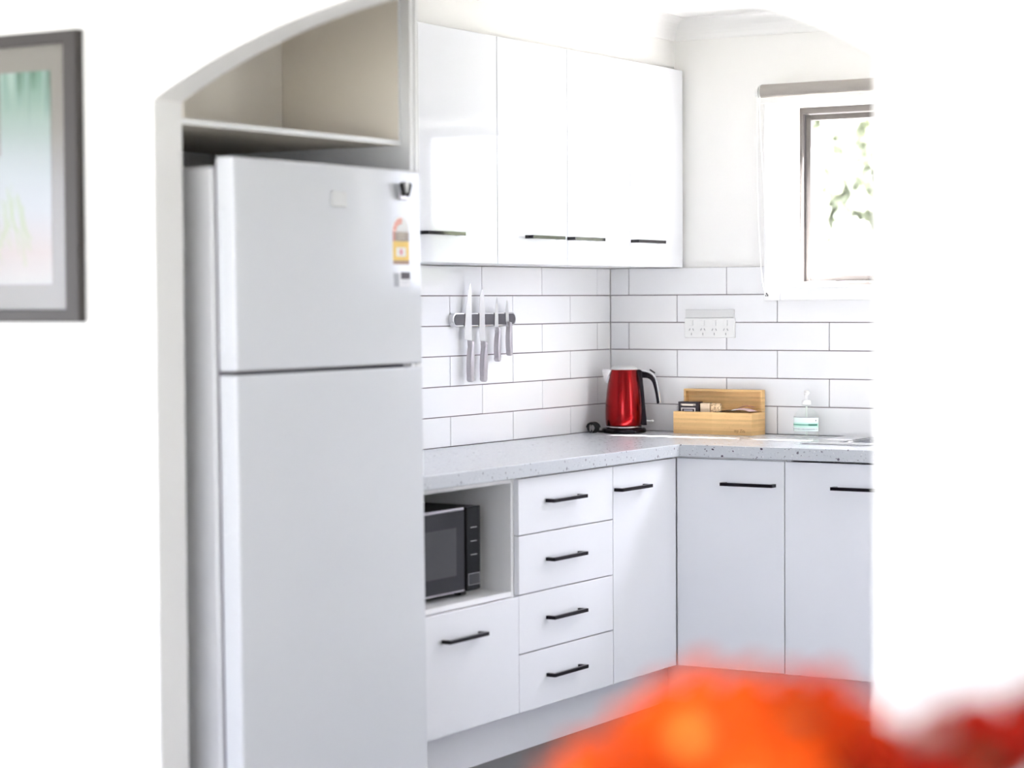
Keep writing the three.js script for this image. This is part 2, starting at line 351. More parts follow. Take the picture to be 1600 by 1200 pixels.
// tall end panel and the open box over the fridge
{
  const n = thing('fridge_cupboard', 'open beige cupboard box over the fridge with its tall white end panel', 'cupboard', [0.34, 0, 2.78]), t = n;
  slab('end_panel', [0.001, 0.672], [0, 2.399], [2.289, 2.3075], M.trim, t, 0.001); slab('end_panel', [0.001, 0.669], [0, 2.399], [2.3085, 2.3275], M.trim, t, 0.001);
  slab('bottom_shelf', [0.02, 0.641], [1.8, 1.8135], [2.3285, 3.244], M.niche, n); slab('shelf_edge', [0.6411, 0.6421], [1.8, 1.8135], [2.3285, 3.244], M.trim, n, 0);
  slab('side_panel', [0.02, 0.641], [1.814, 2.38], [2.3285, 2.341], M.niche, n); slab('panel_edge', [0.6411, 0.6421], [1.814, 2.38], [2.3285, 2.341], M.trim, n, 0);
  slab('side_panel', [0.02, 0.641], [1.814, 2.38], [3.231, 3.244], M.niche, n); slab('back_panel', [0.24, 0.255], [1.814, 2.38], [2.3415, 3.2305], M.nicheBack, n);
  slab('top_panel', [0.02, 0.641], [2.3805, 2.398], [2.3285, 3.244], M.niche, n);
}

// ---------------------------------------------------------------- fridge
{
  const t = thing('fridge', 'large white two-door fridge with the freezer on top', 'fridge', [0.4, 0, 2.77]);
  slab('body', [0.03, 0.68], [0.03, 1.704], [2.375, 3.162], M.fridgeBody, t, 0.012);
  slab('gasket', [0.68, 0.69], [0.06, 1.712], [2.382, 3.155], M.gasket, t, 0.002);
  const ev = new Evaluator(); ev.useGroups = false;
  const doorGeo = (y0, y1, g0, g1) => {
    const w = 0.055, h = y1 - y0, d = 0.793, a = new Brush(new RoundedBoxGeometry(w, h, d, 4, 0.007)), b = new Brush(new RoundedBoxGeometry(0.02, g1 - g0, 0.01, 3, 0.0045));
    b.position.set(-0.006, (g0 + g1) / 2 - (y0 + y1) / 2, d / 2); a.updateMatrixWorld(); b.updateMatrixWorld();
    return ev.evaluate(a, b, SUBTRACTION).geometry;
  };
  const up = part('freezer_door', doorGeo(1.2155, 1.724, 1.26, 1.602), M.fridge, t, [0.7175 - 0.4, (1.2155 + 1.724) / 2, 2.7685 - 2.77]);
  const lo = part('fridge_door', doorGeo(0.05, 1.2075, 0.826, 1.164), M.fridge, t, [0.7175 - 0.4, (0.05 + 1.2075) / 2, 2.7685 - 2.77]);
  // raised badge
  const badge = part('badge', RB(0.007, 0.04, 0.062, 0.0033), M.plasticGrey, up); badge.position.set(0.7483, 1.637, 2.745).sub(worldOf(up)); badge.userData.label = 'square silver badge';
  for (const [px, y, z] of [[0.1, 0.015, 2.45], [0.1, 0.015, 3.1], [0.62, 0.015, 2.45], [0.62, 0.015, 3.1]]) part('foot', new THREE.CylinderGeometry(0.02, 0.022, 0.03, 16), M.rubber, t, [px - 0.4, y, z - 2.77]);
  // printed energy label
  const lab = canvasMap(300, 520, (g, w, h) => {
    g.fillStyle = '#f7f1ee'; g.fillRect(0, 0, w, h);
    g.fillStyle = '#f2f0ec'; g.beginPath(); g.arc(150, 170, 150, Math.PI, 0); g.fill();
    g.strokeStyle = '#ec8a72'; g.lineWidth = 56; g.beginPath(); g.arc(150, 178, 120, Math.PI, Math.PI * 1.55); g.stroke();
    g.fillStyle = '#fbd9cb'; for (let i = 0; i < 4; i++) { const a = Math.PI * (1.06 + i * 0.13); g.beginPath(); g.arc(150 + 120 * Math.cos(a), 178 + 120 * Math.sin(a), 17, 0, 7); g.fill(); }
    g.fillStyle = '#a39484'; g.fillRect(0, 172, w, 100); g.fillStyle = '#c9bfae'; g.font = 'bold 34px sans-serif'; g.textAlign = 'center'; g.fillText('ENERGY', 165, 212); g.fillText('RATING', 165, 250);
    g.fillStyle = '#c98673'; g.fillRect(0, 172, 40, 100);
    g.fillStyle = '#f2cb63'; g.fillRect(0, 272, w, 206); g.fillStyle = '#fbf6ec'; g.fillRect(62, 338, 178, 96);
    g.fillStyle = '#e8a0a4'; g.beginPath(); g.arc(150, 386, 34, 0, 7); g.fill();
    g.fillStyle = '#a9866c'; g.fillRect(0, 478, w, 42);
  });
  const s = new THREE.Shape(); s.moveTo(-0.037, -0.064); s.lineTo(0.037, -0.064); s.lineTo(0.037, 0.026); s.absarc(0, 0.026, 0.037, 0, Math.PI); s.closePath();
  const g = extrude(s, 0.0006, 0, 1, 24); { const p = g.attributes.position, uv = g.attributes.uv; for (let i = 0; i < p.count; i++) uv.setXY(i, (p.getX(i) + 0.037) / 0.074, (p.getY(i) + 0.064) / 0.127); }
  const e = part('energy_label', g, std(1, 1, 1, 0.5, { map: lab }), up); e.position.set(0.745, 1.54, 2.468).sub(worldOf(up)); e.rotation.y = Math.PI / 2; e.userData.label = 'yellow and red energy label sticker';
  const st = canvasMap(160, 80, (q) => { q.fillStyle = '#e9e8ea'; q.fillRect(0, 0, 160, 80); q.fillStyle = '#a9abb2'; q.fillRect(0, 6, 52, 74); q.fillStyle = '#3a2e36'; q.fillRect(70, 0, 90, 38); q.fillStyle = '#cfd0d4'; q.fillRect(74, 50, 80, 4); q.fillRect(74, 60, 60, 4); });
  const k = part('sticker', RB(0.076, 0.038, 0.0008, 0), std(1, 1, 1, 0.5, { map: st }), up); k.position.set(0.7454, 1.437, 2.466).sub(worldOf(up)); k.rotation.y = Math.PI / 2;
  t.rotation.z = 0.0085;
}
{  // magnet clip holding on to the freezer door
  const t = thing('magnet_clip', 'small silver magnet clip on the freezer door above the energy label', 'magnet', [0.7365, 1.67, 2.469]);
  t.rotation.set(0, Math.PI / 2, 0);
  part('base', RB(0.034, 0.02, 0.008, 0.003), M.brushed, t, [0, -0.013, 0.004]);
  const arm = (s) => { const g = RB(0.013, 0.036, 0.011, 0.004).clone(); g.rotateZ(s * -0.38); g.translate(s * 0.0135, 0.004, 0.012); return g; };
  part('prong', arm(-1), M.blackSoft, t); part('prong', arm(1), M.blackSoft, t);
  part('flap', extrude(shapeOf([[-0.010, 0.024], [0.010, 0.024], [0.002, -0.004], [-0.002, -0.004]]), 0.006, 0.001), M.plasticWhite, t, [0, 0, 0.012]);
}

// ---------------------------------------------------------------- microwave
{
  const t = thing('microwave', 'black and silver microwave oven sitting in the open bay', 'microwave', [0.33, 0.519, 1.99]);
  const X = [0.14, 0.51], Y = [0.536, 0.782], Z = [1.762, 2.222];
  slab('case', X, Y, Z, M.blackSoft, t, 0.004);
  slab('front_frame', [0.5105, 0.522], Y, [1.838, 2.222], M.brushed, t, 0.003);
  slab('door_glass', [0.5225, 0.528], [0.543, 0.775], [1.848, 2.216], std(0.03, 0.03, 0.034, 0.08, { specularIntensity: 0.35 }), t, 0.001);
  slab('window', [0.5283, 0.5288], [0.588, 0.727], [1.893, 2.17], std(0.07, 0.07, 0.075, 0.2, { specularIntensity: 0.35 }), t, 0);
  slab('control_panel', [0.5105, 0.529], Y, [1.762, 1.836], std(0.006, 0.006, 0.007, 0.12, { specularIntensity: 0.25 }), t, 0.003);
  const b = slab('button', [0.5292, 0.531], [0.553, 0.585], [1.769, 1.829], std(0.02, 0.02, 0.022, 0.3), t, 0.0008);
  part('button_ring', (() => { const s = shapeOf([[-0.031, -0.017], [0.031, -0.017], [0.031, 0.017], [-0.031, 0.017]]); s.holes.push(new THREE.Path([[-0.029, -0.015], [-0.029, 0.015], [0.029, 0.015], [0.029, -0.015]].map(([x, y]) => new THREE.Vector2(x, y)))); const g = extrude(s, 0.0015, 0); g.rotateY(Math.PI / 2); return g; })(), M.brushed, t, [0.5292 - 0.33, 0.569 - 0.519, 1.799 - 1.99]);
  for (const y of [0.64, 0.68, 0.72]) slab('marking', [0.5291, 0.5295], [y, y + 0.0012], [1.782, 1.816], M.plasticGrey, t, 0);
  for (const [x, z] of [[0.18, 1.8], [0.18, 2.18], [0.48, 1.8], [0.48, 2.18]]) slab('foot', [x - 0.014, x + 0.014], [0.519, 0.536], [z - 0.014, z + 0.014], M.rubber, t, 0.003);
}

// ---------------------------------------------------------------- knife rack and knives
{
  const stadium = (w, h) => { const s = new THREE.Shape(), r = h / 2, a = w / 2 - r; s.moveTo(-a, -r); s.lineTo(a, -r); s.absarc(a, 0, r, -Math.PI / 2, Math.PI / 2); s.lineTo(-a, r); s.absarc(-a, 0, r, Math.PI / 2, Math.PI * 1.5); return s; };
  const t = thing('knife_rack', 'magnetic knife rack of black strip and steel on the tiles', 'knife rack', [0.0005, 1.32, 0.913]); t.rotation.y = Math.PI / 2;
  part('rail', extrude(stadium(0.40, 0.046), 0.02, 0.002, 3, 20), M.steel, t);
  part('magnet_strip', extrude(stadium(0.388, 0.036), 0.0012, 0.0004, 1, 20), std(0.055, 0.05, 0.06, 0.4), t, [0, 0, 0.0201]);
  const spl = (a, pts) => { const s = new THREE.Shape(); s.moveTo(...a); for (const p of pts) (p.length === 2 ? s.lineTo(...p) : s.bezierCurveTo(...p)); s.closePath(); return s; };
  // local axes: x to the right along the wall, y up, z out of the wall; y = 0 where blade and handle meet
  const grip = (L, w) => spl([-w * 0.32, 0.006], [[w * 0.55, 0.002], [w * 0.62, -L * 0.3, w * 0.55, -L * 0.6, w * 0.42, -L * 0.86], [w * 0.5, -L * 0.95, w * 0.35, -L, 0, -L], [-w * 0.5, -L, -w * 0.62, -L * 0.93, -w * 0.5, -L * 0.86], [-w * 0.75, -L * 0.55, -w * 0.4, -L * 0.3, -w * 0.22, -L * 0.12]]);
  const knife = (label, [y, z], tilt, blade, L, w) => {
    const k = thing('kitchen_knife', label, 'knife', [0.0222, y, z], 'knives on the magnetic rack');
    k.rotation.set(0, Math.PI / 2, 0); k.rotateZ(tilt);
    part('blade', extrude(blade, 0.002, 0.0004, 1, 20), std(0.8, 0.8, 0.81, 0.18, { metalness: 1 }), k);
    part('handle', extrude(grip(L, w), 0.02, 0.005, 3, 14), M.brushed, k, [0, 0, -0.005]);
    return k;
  };
  knife('long broad chef knife, leftmost on the rack', [1.246, 1.018], 0, spl([-0.030, 0.010], [[-0.0295, 0.06, -0.021, 0.13, 0.006, 0.198], [0.014, 0.18, 0.0145, 0.15, 0.0145, 0.1], [0.0145, -0.004], [-0.006, -0.004], [-0.006, 0.004]]), 0.134, 0.024);
  knife('long bread knife with a blunt tip, second from left on the rack', [1.242, 0.935], 0, spl([-0.014, 0.004], [[-0.021, 0.02, -0.021, 0.08, -0.016, 0.15], [-0.013, 0.172, -0.004, 0.183, 0.002, 0.18], [0.010, 0.175, 0.0135, 0.15, 0.014, 0.1], [0.014, -0.004], [-0.005, -0.004]]), 0.132, 0.024);
  knife('slim utility knife, third from left on the rack', [1.288, 0.846], 0, spl([-0.011, 0.004], [[-0.0115, 0.04, -0.01, 0.075, 0.004, 0.107], [0.0105, 0.09, 0.0115, 0.06, 0.0115, 0.03], [0.0115, -0.004], [-0.006, -0.004]]), 0.112, 0.021);
  knife('short paring knife, rightmost on the rack', [1.306, 0.774], 0.06, spl([-0.010, 0.004], [[-0.011, 0.03, -0.009, 0.055, 0.002, 0.08], [0.0085, 0.065, 0.0095, 0.045, 0.0095, 0.02], [0.0095, -0.004], [-0.006, -0.004]]), 0.112, 0.02);
}

// ---------------------------------------------------------------- kettle
{
  const t = thing('kettle', 'red metallic electric kettle on its black base in the bench corner', 'kettle', [0.133, 0.9003, 0.143]);
  part('base', lathe([[0, 0], [0.078, 0], [0.081, 0.003], [0.081, 0.012], [0.076, 0.017], [0, 0.0175]]), M.black, t);
  part('base_ring', lathe([[0.0, 0.0175], [0.063, 0.0175], [0.066, 0.0195], [0.066, 0.0245], [0, 0.0245]]), M.chrome, t);
  part('body', lathe([[0, 0.0246], [0.0635, 0.0246], [0.0662, 0.029], [0.0678, 0.05], [0.0682, 0.08], [0.0668, 0.11], [0.0635, 0.145], [0.0585, 0.18], [0.053, 0.213], [0.0505, 0.229], [0.0495, 0.2295], [0, 0.2295]], 72), M.red, t);
  part('lid', lathe([[0.0488, 0.2296], [0.0485, 0.234], [0.044, 0.2385], [0.03, 0.243], [0.012, 0.2453], [0, 0.2458]]), M.plasticGrey, t);
  // spout beak
  const sp = []; for (const s of [-1, 1]) sp.push(V(-0.046, 0.229, s * 0.022), V(-0.045, 0.180, s * 0.006), V(-0.056, 0.215, s * 0.02), V(-0.070, 0.2325, s * 0.008), V(-0.079, 0.2285, s * 0.004), V(-0.078, 0.2175, s * 0.004), V(-0.067, 0.182, s * 0.004));
  part('spout', new ConvexGeometry(sp), M.steel, t);
  part('spine', extrude(shapeOf([[0.046, 0.2295], [0.058, 0.2295], [0.066, 0.224], [0.0685, 0.19], [0.0735, 0.14], [0.078, 0.085], [0.0815, 0.05], [0.0825, 0.027], [0.062, 0.027], [0.064, 0.08], [0.060, 0.14]]), 0.03, 0.004, 3), M.black, t, [0, 0, -0.015]);
  const loop = (o) => { const s = new THREE.Shape(); o.forEach((p, i) => (i ? s.bezierCurveTo(...p) : s.moveTo(...p))); s.closePath(); return s; };
  part('handle', extrude(loop([[0.062, 0.222], [0.085, 0.219, 0.104, 0.214, 0.112, 0.192], [0.119, 0.165, 0.124, 0.135, 0.128, 0.108], [0.126, 0.103, 0.121, 0.103, 0.119, 0.108], [0.116, 0.135, 0.111, 0.16, 0.105, 0.178], [0.098, 0.197, 0.084, 0.199, 0.066, 0.199]]), 0.026, 0.005, 3, 14), M.black, t, [0, 0, -0.013]);
  part('handle_cover', extrude(loop([[0.060, 0.229], [0.088, 0.229, 0.112, 0.222, 0.119, 0.196], [0.127, 0.168, 0.131, 0.138, 0.134, 0.111], [0.133, 0.106, 0.129, 0.106, 0.1275, 0.110], [0.124, 0.138, 0.119, 0.167, 0.112, 0.193], [0.105, 0.214, 0.085, 0.219, 0.062, 0.222]]), 0.022, 0.003, 3, 14), M.chrome, t, [0, 0, -0.011]);
  part('switch', (() => { const g = RB(0.024, 0.005, 0.014, 0.002).clone(); g.rotateZ(-0.6); g.translate(0.104, 0.2225, 0); return g; })(), M.black, t);
  part('lever', merge([moved(RB(0.02, 0.004, 0.008, 0.0015), 0.091, 0.042, 0), moved(new THREE.SphereGeometry(0.0045, 12, 8), 0.103, 0.0425, 0)]), M.plasticWhite, t);
  t.rotation.y = 0.5462;
  const c = new THREE.Group(); c.name = 'cord'; c.userData.label = 'black cord bundled beside the base'; c.position.set(-0.114, 0, 0.009); c.rotation.y = -0.5462; t.add(c);
  const pts = []; for (let i = 0; i <= 60; i++) { const a = i / 60 * Math.PI * 7; pts.push([0.0205 * Math.cos(a) * (1 - i / 300), 0.019 + 0.0165 * Math.sin(a), -0.014 + i / 60 * 0.026]); }
  part('coil', tube(pts, 0.0045, 220), M.rubber, c);
  part('lead', tube([[0.015, 0.006, -0.012], [0.022, 0.0046, -0.022], [0.03, 0.0046, -0.03]], 0.0043, 16), M.rubber, c);
  part('tie', lathe([[0.024, -0.004], [0.0255, 0], [0.024, 0.004]], 24).rotateX(Math.PI / 2), M.plasticWhite, c, [0, 0.0195, 0.008]).scale.set(0.3, 0.78, 1);
}

// ---------------------------------------------------------------- bamboo box and what it holds
const boxTurn = -0.045;
{
  const t = thing('bamboo_box', 'open bamboo tea box standing against the tiled wall', 'box', [0.478, 0.9003, 0.064]);
  const W = 0.318, D = 0.104, Hh = 0.080, th = 0.008;
  const bx = (n, w, h, d, p) => part(n, boxUV(RB(w, h, d, 0.0012)), M.bamboo, t, p);
  bx('front_panel', W, Hh, th, [0, Hh / 2, D / 2 - th / 2]); bx('back_panel', W, Hh, th, [0, Hh / 2, -D / 2 + th / 2]);
  bx('side_panel', th, Hh, D - 2 * th, [-W / 2 + th / 2, Hh / 2, 0]); bx('side_panel', th, Hh, D - 2 * th, [W / 2 - th / 2, Hh / 2, 0]);
  bx('bottom_panel', W - 2 * th, 0.006, D - 2 * th, [0, 0.003, 0]);
  const lid = bx('lid', W - 2 * th, 0.068, 0.006, [0, 0.118, -D / 2 + 0.004]); lid.userData.label = 'lid swung up behind the box';
  const rim = (w, h, p) => part('lid_rim', boxUV(RB(w, h, 0.026, 0.001)), M.bamboo, lid, p);
  rim(W, 0.008, [0, 0.037, 0.01]); rim(0.008, 0.066, [-W / 2 + 0.004, 0, 0.01]); rim(0.008, 0.066, [W / 2 - 0.004, 0, 0.01]); rim(W, 0.006, [0, -0.0335, 0.01]);
  const en = canvasMap(256, 128, (g) => { g.clearRect(0, 0, 256, 128); g.fillStyle = '#b07a44'; g.font = 'italic bold 84px serif'; g.textAlign = 'center'; g.fillText('my Tea', 128, 84); });
  part('engraving', new THREE.PlaneGeometry(0.044, 0.022), std(1, 1, 1, 0.7, { map: en, transparent: true, alphaTest: 0.3 }), t, [W / 2 - 0.048, 0.014, D / 2 + 0.0006]);
  t.rotation.y = boxTurn;
  const inBox = (x, y, z) => V(x, y, z).applyAxisAngle(V(0, 1, 0), boxTurn).add(V(0.478, 0.9003, 0.064)).toArray();
  const teaFront = canvasMap(320, 320, (g) => {
    g.fillStyle = '#231a20'; g.fillRect(0, 0, 320, 320); g.fillStyle = '#a79a90'; g.fillRect(40, 18, 240, 20); g.fillStyle = '#e6dccb'; g.fillRect(60, 24, 180, 16);
    g.fillStyle = '#d8d3d0'; g.fillRect(44, 62, 232, 60); g.fillStyle = '#20181e'; g.fillRect(64, 74, 192, 34); g.fillStyle = '#b8b6c0'; g.fillRect(86, 82, 148, 18);
    g.fillStyle = '#e2cfa4'; g.fillRect(14, 124, 292, 60); g.fillStyle = '#5a4632'; for (const x of [96, 112, 132, 160]) g.fillRect(x, 142, 8, 22);
    g.fillStyle = '#e2cfa4'; g.fillRect(14, 196, 292, 110);
  });
  const a = thing('tea_packet', 'dark tea carton with a cream label, leftmost in the bamboo box', 'tea carton', inBox(-0.107, 0.0066, 0.018));
  part('carton', RB(0.084, 0.108, 0.032, 0.001), std(0.03, 0.022, 0.028, 0.5), a, [0, 0.054, 0]);
  part('label', new THREE.PlaneGeometry(0.082, 0.106), std(1, 1, 1, 0.5, { map: teaFront }), a, [0, 0.054, 0.0166]); a.rotation.y = boxTurn;
  const kraft = (label, x, col, z) => { const k = thing('tea_sachet', label, 'sachet', inBox(x, 0.0066, z), 'sachets in the bamboo box'); part('pouch', RB(0.039, 0.104, 0.014, 0.004), col, k, [0, 0.052, 0]); part('seam', RB(0.039, 0.003, 0.0155, 0.001), col, k, [0, 0.1, 0]); k.rotation.y = boxTurn; return k; };
  kraft('plain cream paper sachet beside the dark tea carton', -0.0425, std(0.78, 0.62, 0.44, 0.7), 0.022);
  const blot = canvasMap(128, 256, (g) => { g.fillStyle = '#eed0a6'; g.fillRect(0, 0, 128, 256); g.fillStyle = '#6b3f22'; for (let i = 0; i < 40; i++) { const q = rnd(); g.fillRect(rnd() * 128, 200 * q, rr(4, 26), rr(2, 8)); } });
  kraft('cream paper sachet with brown print, second from the dark carton', 0.0005, std(1, 1, 1, 0.7, { map: blot }), 0.022);
  kraft('black sachet behind the plain cream one', -0.046, std(0.015, 0.013, 0.013, 0.4), 0.0);
  // flat stick packs lying on top of each other at the right-hand side
  const pack = (label, w, d, x, y, z, ry, rz, mat, curl) => {
    const k = thing('sugar_sachet', label, 'sachet', inBox(x, y + 0.003, z), 'sachets in the bamboo box'), g = new THREE.BoxGeometry(w, 0.004, d, 14, 1, 6), p = g.attributes.position;
    for (let i = 0; i < p.count; i++) { const u = p.getX(i) / w * 2, v = p.getZ(i) / d * 2; p.setY(i, p.getY(i) * (1.6 - 1.2 * Math.max(u * u, v * v)) + curl * (1 - u * u)); }
    g.computeVertexNormals(); part('packet', g, mat, k); const e = part('crimp', RB(0.006, 0.0012, d, 0.0004), mat, k, [w / 2 + 0.002, 0, 0]); e.userData.label = 'flat crimped end';
    k.rotation.set(0, ry, rz); return k;
  };
  pack('black stick sachet sloping down to the left in the box', 0.1, 0.04, 0.052, 0.0815, 0.012, 0.05, 0.1, std(0.02, 0.015, 0.012, 0.25), 0.001);
  pack('white foil sachet in the middle of the box', 0.05, 0.045, 0.094, 0.0855, 0.02, 0.3, 0.02, std(0.8, 0.78, 0.8, 0.2), 0.003);
  pack('pale pink sachet lying at the right end of the box', 0.064, 0.045, 0.118, 0.0845, 0.026, -0.2, -0.04, std(0.75, 0.55, 0.55, 0.3), 0.005);
  pack('copper brown sachet on top at the back of the box', 0.05, 0.04, 0.112, 0.0935, 0.0, 0.15, 0.02, std(0.52, 0.25, 0.14, 0.3, { metalness: 0.4 }), 0.006);
}

// ---------------------------------------------------------------- hand-wash bottle
{
  const t = thing('pump_bottle', 'clear pump bottle with a green striped label beside the sink', 'bottle', [0.828, 0.9003, 0.085]);
  const prof = [[0, 0.002], [0.042, 0.002], [0.0455, 0.005], [0.0465, 0.02], [0.0465, 0.066], [0.045, 0.075], [0.039, 0.086], [0.027, 0.096], [0.016, 0.102], [0.0135, 0.106], [0.0135, 0.112], [0, 0.112]];
  part('bottle', lathe(prof).scale(1, 1, 0.62), new THREE.MeshPhysicalMaterial({ color: C(0.985, 1, 0.99), roughness: 0.03, transmission: 1, thickness: 0, ior: 1.4 }), t);
  const wrap = canvasMap(512, 256, (g) => {
    g.fillStyle = '#e9f6f2'; g.fillRect(0, 0, 512, 256); g.fillStyle = '#8d929a'; g.fillRect(0, 0, 512, 9);
    g.fillStyle = '#c8efe2'; g.fillRect(0, 100, 512, 84); g.fillStyle = '#3f8f76'; g.fillRect(30, 122, 60, 32); g.fillStyle = '#69ab95'; g.fillRect(100, 126, 240, 24); g.fillStyle = '#2f7d66'; g.fillRect(330, 122, 150, 32);
    g.fillStyle = '#7d8f9c'; for (let x = 26; x < 480; x += 22) g.fillRect(x, 208, rr(8, 20), 12); g.fillStyle = '#3b4a50'; g.fillRect(440, 48, 14, 24);
  });
  const lg = new THREE.CylinderGeometry(0.0472, 0.0472, 0.050, 40, 1, true, -1.45, 2.9); lg.scale(1, 1, 0.62);
  part('label', lg, std(1, 1, 1, 0.5, { map: wrap, side: THREE.DoubleSide }), t, [0, 0.045, 0]);
  part('collar', lathe([[0, 0.1122], [0.0155, 0.1122], [0.016, 0.116], [0.0145, 0.127], [0.006, 0.129], [0, 0.129]]), M.plasticWhite, t);
  const pump = part('pump', merge([lathe([[0, 0.129], [0.0045, 0.129], [0.0045, 0.146], [0.0085, 0.147], [0.0095, 0.152], [0.008, 0.162], [0, 0.163]], 24), moved(RB(0.012, 0.008, 0.034, 0.003), 0, 0.156, 0.02)]), M.plasticWhite, t);
  part('dip_tube', new THREE.CylinderGeometry(0.003, 0.003, 0.1, 10), std(0.8, 0.85, 0.78, 0.4), t, [0, 0.056, 0]);
  pump.rotation.y = 0.55;
}

// ---------------------------------------------------------------- sink
{
  const t = thing('sink', 'stainless steel inset sink in the benchtop under the window', 'sink', [1.26, 0.9, 0.25]);
  const s = shapeOf([[0.968, 0.045], [1.76, 0.045], [1.76, 0.455], [0.968, 0.455]].map(([x, z]) => [x - 1.26, -(z - 0.25)]));
  s.holes.push(new THREE.Path([[1.075, 0.115], [1.445, 0.115], [1.445, 0.395], [1.075, 0.395]].map(([x, z]) => new THREE.Vector2(x - 1.26, -(z - 0.25)))));
  const r = extrude(s, 0.006, 0.002, 3); r.rotateX(-Math.PI / 2); part('rim', r, M.steel, t, [0, 0.0004, 0]);
  const w = [];
  for (const [a, b, c, d] of [[1.069, 1.0745, 0.109, 0.401], [1.4455, 1.451, 0.109, 0.401], [1.0745, 1.4455, 0.109, 0.1145], [1.0745, 1.4455, 0.3955, 0.401]]) w.push(moved(RB(b - a, 0.16, d - c, 0.001), (a + b) / 2 - 1.26, -0.078, (c + d) / 2 - 0.25));
  w.push(moved(RB(0.38, 0.004, 0.29, 0.001), 0, -0.158, 0.005));
  part('bowl', merge(w), M.steel, t);
  part('drain', lathe([[0, 0], [0.035, 0], [0.04, 0.003], [0.03, 0.004], [0, 0.002]]), M.chrome, t, [0, -0.1555, 0]);
  for (let i = 0; i < 7; i++) part('drainer_ridge', RB(0.24, 0.004, 0.012, 0.002), M.steel, t, [0.345, 0.0072, -0.13 + i * 0.045]);
  const f = thing('mixer_tap', 'chrome mixer tap standing behind the sink bowl, right of the view', 'tap', [1.46, 0.9065, 0.075]);
  part('body', lathe([[0, 0], [0.027, 0], [0.027, 0.006], [0.02, 0.01], [0.02, 0.1], [0.016, 0.11], [0, 0.112]], 32), M.chrome, f);
  part('spout', tube([[0, 0.09, 0.012], [-0.01, 0.17, 0.03], [-0.04, 0.2, 0.09], [-0.06, 0.18, 0.15], [-0.062, 0.16, 0.155]], 0.011, 40, 14), M.chrome, f);
  part('lever', RB(0.014, 0.008, 0.07, 0.003), M.chrome, f, [0.004, 0.119, 0.02]);
}

// ---------------------------------------------------------------- things on the window wall
{
  const t = thing('power_outlet', 'white four-way power outlet on the tiled window wall', 'power outlet', [0.414, 1.28, 0.0002]);
  part('plate', RB(0.202, 0.072, 0.011, 0.003), M.plasticWhite, t, [0, 0, 0.0057]);
  part('switch_strip', RB(0.196, 0.03, 0.007, 0.002), M.plasticGrey, t, [-0.001, 0.0515, 0.0037]);
  for (let i = 0; i < 4; i++) {
    const x = -0.072 + i * 0.046, slot = (dx, dy, a) => { const g = RB(0.0024, 0.0085, 0.0012, 0).clone(); g.rotateZ(a); g.translate(x + dx, dy - 0.012, 0.0115); return g; };
    part('socket', merge([slot(-0.007, 0.006, -0.5), slot(0.007, 0.006, 0.5), slot(0, -0.01, 0)]), std(0.35, 0.35, 0.35, 0.8), t);
    part('rocker', RB(0.014, 0.02, 0.004, 0.0012), M.plasticWhite, t, [x, 0.018, 0.0125]);
  }
}
{
  const t = thing('roller_blind', 'rolled up pale roller blind with its bead chain over the window', 'blind', [1.648, 2.115, 0.06]);
  part('roll', new THREE.CylinderGeometry(0.026, 0.026, 1.998, 40).rotateZ(Math.PI / 2), M.blind, t);
  const br = (x) => part('bracket', RB(0.005, 0.056, 0.078, 0.002), M.plasticWhite, t, [x, -0.004, -0.0225]); br(-1.0035); br(1.0035);
  part('hem_bar', RB(1.99, 0.02, 0.006, 0.002), M.plasticWhite, t, [0, -0.033, 0.021]);
  const chain = [[-1.0140, 0.0, 0.012], [-1.0160, -0.3, 0.008], [-1.0110, -0.55, 0], [-1.0020, -0.705, -0.02], [-0.9940, -0.722, -0.028], [-0.9880, -0.7, -0.02], [-0.9920, -0.4, 0], [-1.0100, -0.05, 0.004], [-1.0120, 0.0, -0.004]];
  part('bead_chain', tube(chain, 0.0018, 90, 6), M.cordWhite, t).userData.label = 'white bead chain loop';
  part('chain_guide', RB(0.008, 0.012, 0.01, 0.002), M.blackSoft, t, [-0.9990, -0.716, -0.034]);
  part('drive', new THREE.CylinderGeometry(0.02, 0.02, 0.01, 28).rotateZ(Math.PI / 2), M.plasticWhite, t, [-1.0145, 0, 0]);
}

